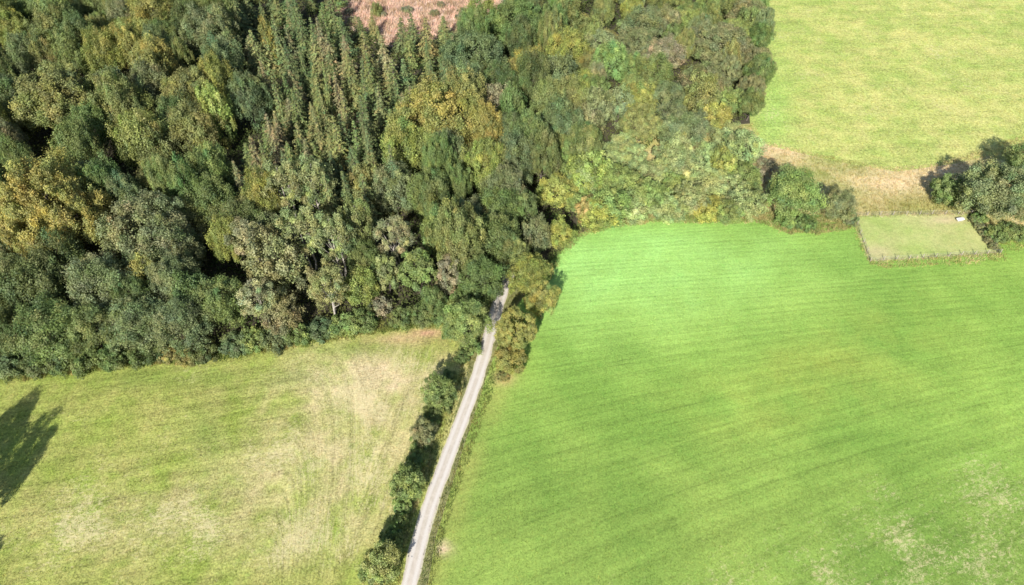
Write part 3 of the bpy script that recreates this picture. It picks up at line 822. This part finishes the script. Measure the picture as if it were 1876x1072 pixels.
S(850, 22, 26, 1.4, br, 'brown scrub at the right of the clearing')
S(640, 22, 24, 1.2, pk, 'reddish scrub at the left of the clearing')
for i in range(5):
    S(650 + i * 50 + RNG.uniform(-8, 8), RNG.uniform(6, 40), RNG.uniform(14, 24), RNG.uniform(.8, 2.0), RNG.choice([br, be, pk]), f'low scrub patch, {ORD[i]} from left in the pink clearing')
seen = {}
for cx, cy, w, Ht, c, lab in SH:
    if isinstance(lab, tuple):
        k = lab; seen[k] = seen.get(k, 0) + 1
        n = cnt[(c, k[1])]
        lab = f'{k[0]} shrub in the {k[1]} rank of the pale thicket' if n == 1 else f'{k[0]} shrub, {ORD[seen[k] - 1]} from left of its colour in the thicket {k[1]} rank'
    full = 'thicket' in lab
    T(lab, 'small' if full else 'shrub', cx, cy, w, Ht * (1.45 if full else 1), c, 'shrub', 'shrub', G_S)

# ------------------------------------------------------------------ fence round the plot
def box(V, Fc, c, s, rot=0.0):
    b = len(V); ca_, sa = math.cos(rot), math.sin(rot)
    for dz in (-1, 1):
        for dx, dy in ((-1, -1), (1, -1), (1, 1), (-1, 1)):
            x, y = dx * s[0] / 2, dy * s[1] / 2
            V.append((c[0] + x * ca_ - y * sa, c[1] + x * sa + y * ca_, c[2] + dz * s[2] / 2))
    Fc += [(b, b + 3, b + 2, b + 1), (b + 4, b + 5, b + 6, b + 7)] + [(b + i, b + (i + 1) % 4, b + 4 + (i + 1) % 4, b + 4 + i) for i in range(4)]
WOOD = plain_mat('weathered_wood', (.20, .17, .14), (.34, .30, .26), .9, 6)
WIRE = plain_mat('fence_wire', (.35, .36, .36), (.5, .5, .5), .5, 6, .6)
WHITE = plain_mat('white_plastic', (.52, .51, .47), (.66, .65, .61), .7, 3)
corners = [ground(*q)[:2] for q in ((1594, 479), (1832, 464), (1779, 392), (1564, 396))]
fo = link('wire_fence', None); c0 = sum(corners) / 4; fo.location = (c0[0], c0[1], 0); fo.empty_display_size = 1
tag(fo, 'low wire fence on wooden posts around the pale fenced plot', 'fence')
V, Fc = [], []; tube_into(V, Fc, [(0, 0, -.1), (0, 0, 1.12), (0, 0, 1.2)], [.065, .06, .03], 7); Fc.append((14, 15, 16, 17))
pm = mesh_np('post', V, Fc, None, None, True); pm.materials.append(WOOD)
wires = []
for a, b in zip(corners, corners[1:] + corners[:1]):
    L = np.linalg.norm(b - a); k = int(round(L / 2.6))
    for i in range(k):
        q = a + (b - a) * i / k - c0
        o = link('post', pm, fo); o.location = (q[0] + RNG.uniform(-.06, .06), q[1] + RNG.uniform(-.06, .06), 0)
        o.rotation_euler = (RNG.uniform(-.05, .05), RNG.uniform(-.05, .05), RNG.uniform(0, 6))
    for z in (.35, .7, 1.05):
        V, Fc = [], []
        n = k * 2
        tube_into(V, Fc, [(*(a + (b - a) * i / n - c0), z - (.03 if i % 2 else 0)) for i in range(n + 1)], [.012] * (n + 1), 4)
        me = mesh_np('wire', V, Fc); me.materials.append(WIRE); link('wire', me, fo)
# unidentified white object, built as a box, in the far corner of the plot
p = ground(1758, 404)
V, Fc = [], []
prof = [(.0, .0), (.92, .0), (1.0, .5), (1.06, .52), (1.06, .60), (.98, .64), (.6, .68), (.0, .70)]
Lx, Ly = 1.0, .5
k = 24
for r, z in prof:
    for j in range(k):
        th_ = 2 * math.pi * j / k
        c_, s_ = math.cos(th_), math.sin(th_)
        e = .45
        V.append((Lx * r * math.copysign(abs(c_) ** e, c_), Ly * r * math.copysign(abs(s_) ** e, s_), z))
for i in range(len(prof) - 1):
    for j in range(k): Fc.append((i * k + j, i * k + (j + 1) % k, (i + 1) * k + (j + 1) % k, (i + 1) * k + j))
me = mesh_np('white_box', V, Fc, None, None, False); me.materials.append(WHITE)
o = link('white_box', me); o.scale = (.8, .8, .8); o.location = (p[0], p[1], .02); o.rotation_euler = (0, 0, .2)
tag(o, 'small white box in the far right corner of the fenced plot', 'box')
# ------------------------------------------------------------------ grass (uncountable)
def grass(name, label, outline, density, hgt, colfn, seed, blades=4, keep=None, width=.05, spread=.12, z=.01):
    r = np.random.RandomState(seed)
    o = np.array(outline); lo, hi = o.min(0), o.max(0)
    n = int((hi - lo).prod() * density)
    x = r.uniform(lo[0], hi[0], n); y = r.uniform(lo[1], hi[1], n)
    k = in_poly(x, y, o); x, y = x[k], y[k]
    q = np.array([project((a, b, 0))[:2] for a, b in zip(x, y)])
    k = (q[:, 0] > -40) & (q[:, 0] < 1916) & (q[:, 1] > -20) & (q[:, 1] < 1110)
    if keep is not None: k &= np.array([keep(a, b, r) for a, b in zip(x, y)])
    x, y = x[k], y[k]; n = len(x)
    cols = np.array([colfn(a, b) for a, b in zip(x, y)]) * r.uniform(.75, 1.3, (n, 1)) * np.column_stack((r.uniform(.9, 1.15, n), np.ones(n), r.uniform(.85, 1.1, n)))
    x, y = np.repeat(x, blades), np.repeat(y, blades); cols = np.repeat(cols, blades, 0)
    m = len(x)
    bx, by = x + r.normal(size=m) * spread, y + r.normal(size=m) * spread
    a = r.uniform(0, 6.28, m); h = hgt * r.uniform(.5, 1.3, m); ln = r.normal(size=(m, 2)) * (.45 * h)[:, None]
    wx, wy = np.cos(a) * width, np.sin(a) * width
    V = np.stack((np.column_stack((bx - wx, by - wy, np.full(m, z))), np.column_stack((bx + wx, by + wy, np.full(m, z))), np.column_stack((bx + ln[:, 0], by + ln[:, 1], h + z))), 1).reshape(-1, 3)
    me = mesh_np(name, V, np.arange(3 * m).reshape(-1, 3), np.repeat(cols, 3, 0)); me.materials.append(BLADE)
    o = link(name, me); tag(o, label, 'grass', None, 'stuff'); return o
grass('cut_grass', 'short cut yellowing grass on the hay field', hay_out, 8, .10, col_hay, 1, 3, None, .045, .16)
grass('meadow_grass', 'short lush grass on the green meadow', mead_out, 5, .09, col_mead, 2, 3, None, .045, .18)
grass('rough_grass', 'tall dry grass on the rough bank', poly_px(bank_px, .4, 6.3), 7, .32, col_bank, 3, 5, lambda a, b, rr: not in_poly([a], [b], plot_w)[0], .05, .2)
grass('pasture_grass', 'yellow green grass on the upper pasture', poly_px(past_px, .6, 3.3, 1.6), 2.2, .16, col_past, 4, 3, None, .08, .25)
vl = []
for sgn in (1, -1):
    pts = []
    for i, p in enumerate(lc):
        d = lc[min(i + 1, len(lc) - 1)] - lc[max(i - 1, 0)]; d = d / np.linalg.norm(d); n_ = np.array((-d[1], d[0])) * sgn
        pts.append((p + n_ * 1.3, p + n_ * 3.3))
    vl.append([a for a, b in pts] + [b for a, b in pts][::-1])
cv = lambda x, y: lerp((.09, .14, .035), (.22, .21, .07), .5 + fbm(x, y, .4, 9.0) * 1.2)
for i, o_ in enumerate(vl):
    grass('verge_grass', ('rough green grass on the hedge side of the lane', 'rough green grass on the meadow side of the lane')[i], o_, 14, .28, cv, 20 + i, 4, None, .04, .15)
grass('clearing_brash', 'dry pinkish brash and bracken on the cleared ground', poly_px(clear_px, .8, 2.5, 2.0), 3.0, 1.1, lambda x, y: lerp((.34, .25, .16), (.64, .46, .36), .55 + fbm(x, y, .3, 16.0) * 1.5), 35, 4, None, .09, .4)
for i, (a, b) in enumerate(zip(corners, corners[1:] + corners[:1])):
    d = (b - a) / np.linalg.norm(b - a); n_ = np.array((-d[1], d[0])) * .45
    grass('fence_weeds', ('grey dry weeds along the front of the plot fence', 'dark weeds along the right side of the plot fence', 'dry weeds along the back of the plot fence', 'dry weeds along the left side of the plot fence')[i],
          [a - n_, b - n_, b + n_, a + n_], 9 if i != 1 else 16, .34, (lambda x, y: lerp((.24, .26, .11), (.50, .43, .28), .45 + fbm(x, y, .5, 12.0) * 1.5)) if i != 1 else (lambda x, y: lerp((.06, .07, .03), (.14, .13, .06), .5 + fbm(x, y, .5, 12.0))), 40 + i, 5, None, .04, .15)
# fringe of tall grass and weeds along the wood edge
fr_px = [(-40, 700), (120, 688), (230, 674), (340, 666), (430, 658), (520, 640), (600, 626), (700, 610), (780, 602), (840, 606), (850, 580), (700, 588), (600, 604), (430, 634), (230, 650), (-40, 668)]
cf = lambda x, y: lerp((.13, .18, .045), (.32, .28, .10), .45 + fbm(x, y, .25, 4.0) * 1.3)
grass('tall_weeds', 'tall weeds and grass fringing the wood by the hay field', poly_px(fr_px, .4, 1.2), 12, .6, cf, 30, 5, None, .05, .2)
fr2 = [(1000, 545), (1020, 480), (1066, 436), (1115, 414), (1200, 407), (1395, 410), (1440, 428), (1500, 430), (1562, 420), (1560, 400), (1390, 386), (1200, 384), (1080, 396), (1020, 440), (990, 500)]
grass('edge_weeds', 'tall pale grass along the upper meadow edge', poly_px(fr2, .4, 1.9), 9, .6, lambda x, y: lerp((.17, .24, .07), (.32, .30, .13), .5 + fbm(x, y, .25, 6.0) * 1.3), 31, 5, None, .05, .2)

# undergrowth under the trees
def undergrowth(name, label, outline, density, seed):
    r = np.random.RandomState(seed)
    o = np.array(outline); lo, hi = o.min(0), o.max(0)
    n = int((hi - lo).prod() * density)
    x = r.uniform(lo[0], hi[0], n); y = r.uniform(lo[1], hi[1], n)
    k = in_poly(x, y, o) & ~in_poly(x, y, np.array(poly_px(clear_px, .8, 2.5, 2.0))); x, y = x[k], y[k]
    dl = np.min([(x - p[0]) ** 2 + (y - p[1]) ** 2 for p in lc[::3]], axis=0); k = dl > 7; x, y = x[k], y[k]
    h = np.array([max(.1, 1.4 + 2.2 * fbm(a, b, .16, 71.0) + 1.0 * fbm(a, b, .5, 73.0)) for a, b in zip(x, y)])
    z = h * r.uniform(.1, 1, len(x)) ** .6
    C = np.column_stack((x, y, z)); N = np.array((0, -.2, .8)) + r.normal(size=(len(x), 3)) * .6
    t = np.array([lerp((.050, .080, .024), (.12, .125, .045), .45 + .9 * fbm(a, b, .1, 75.0)) for a, b in zip(x, y)]) * r.uniform(.7, 1.35, (len(x), 1))
    me = leaves_to_mesh(name, C, N, r.uniform(.14, .30, len(x)), t, BLADE, .6, r)
    return tag(link(name, me), label, 'undergrowth', None, 'stuff')
undergrowth('undergrowth', 'low green undergrowth on the forest floor', wood, 9, 41)
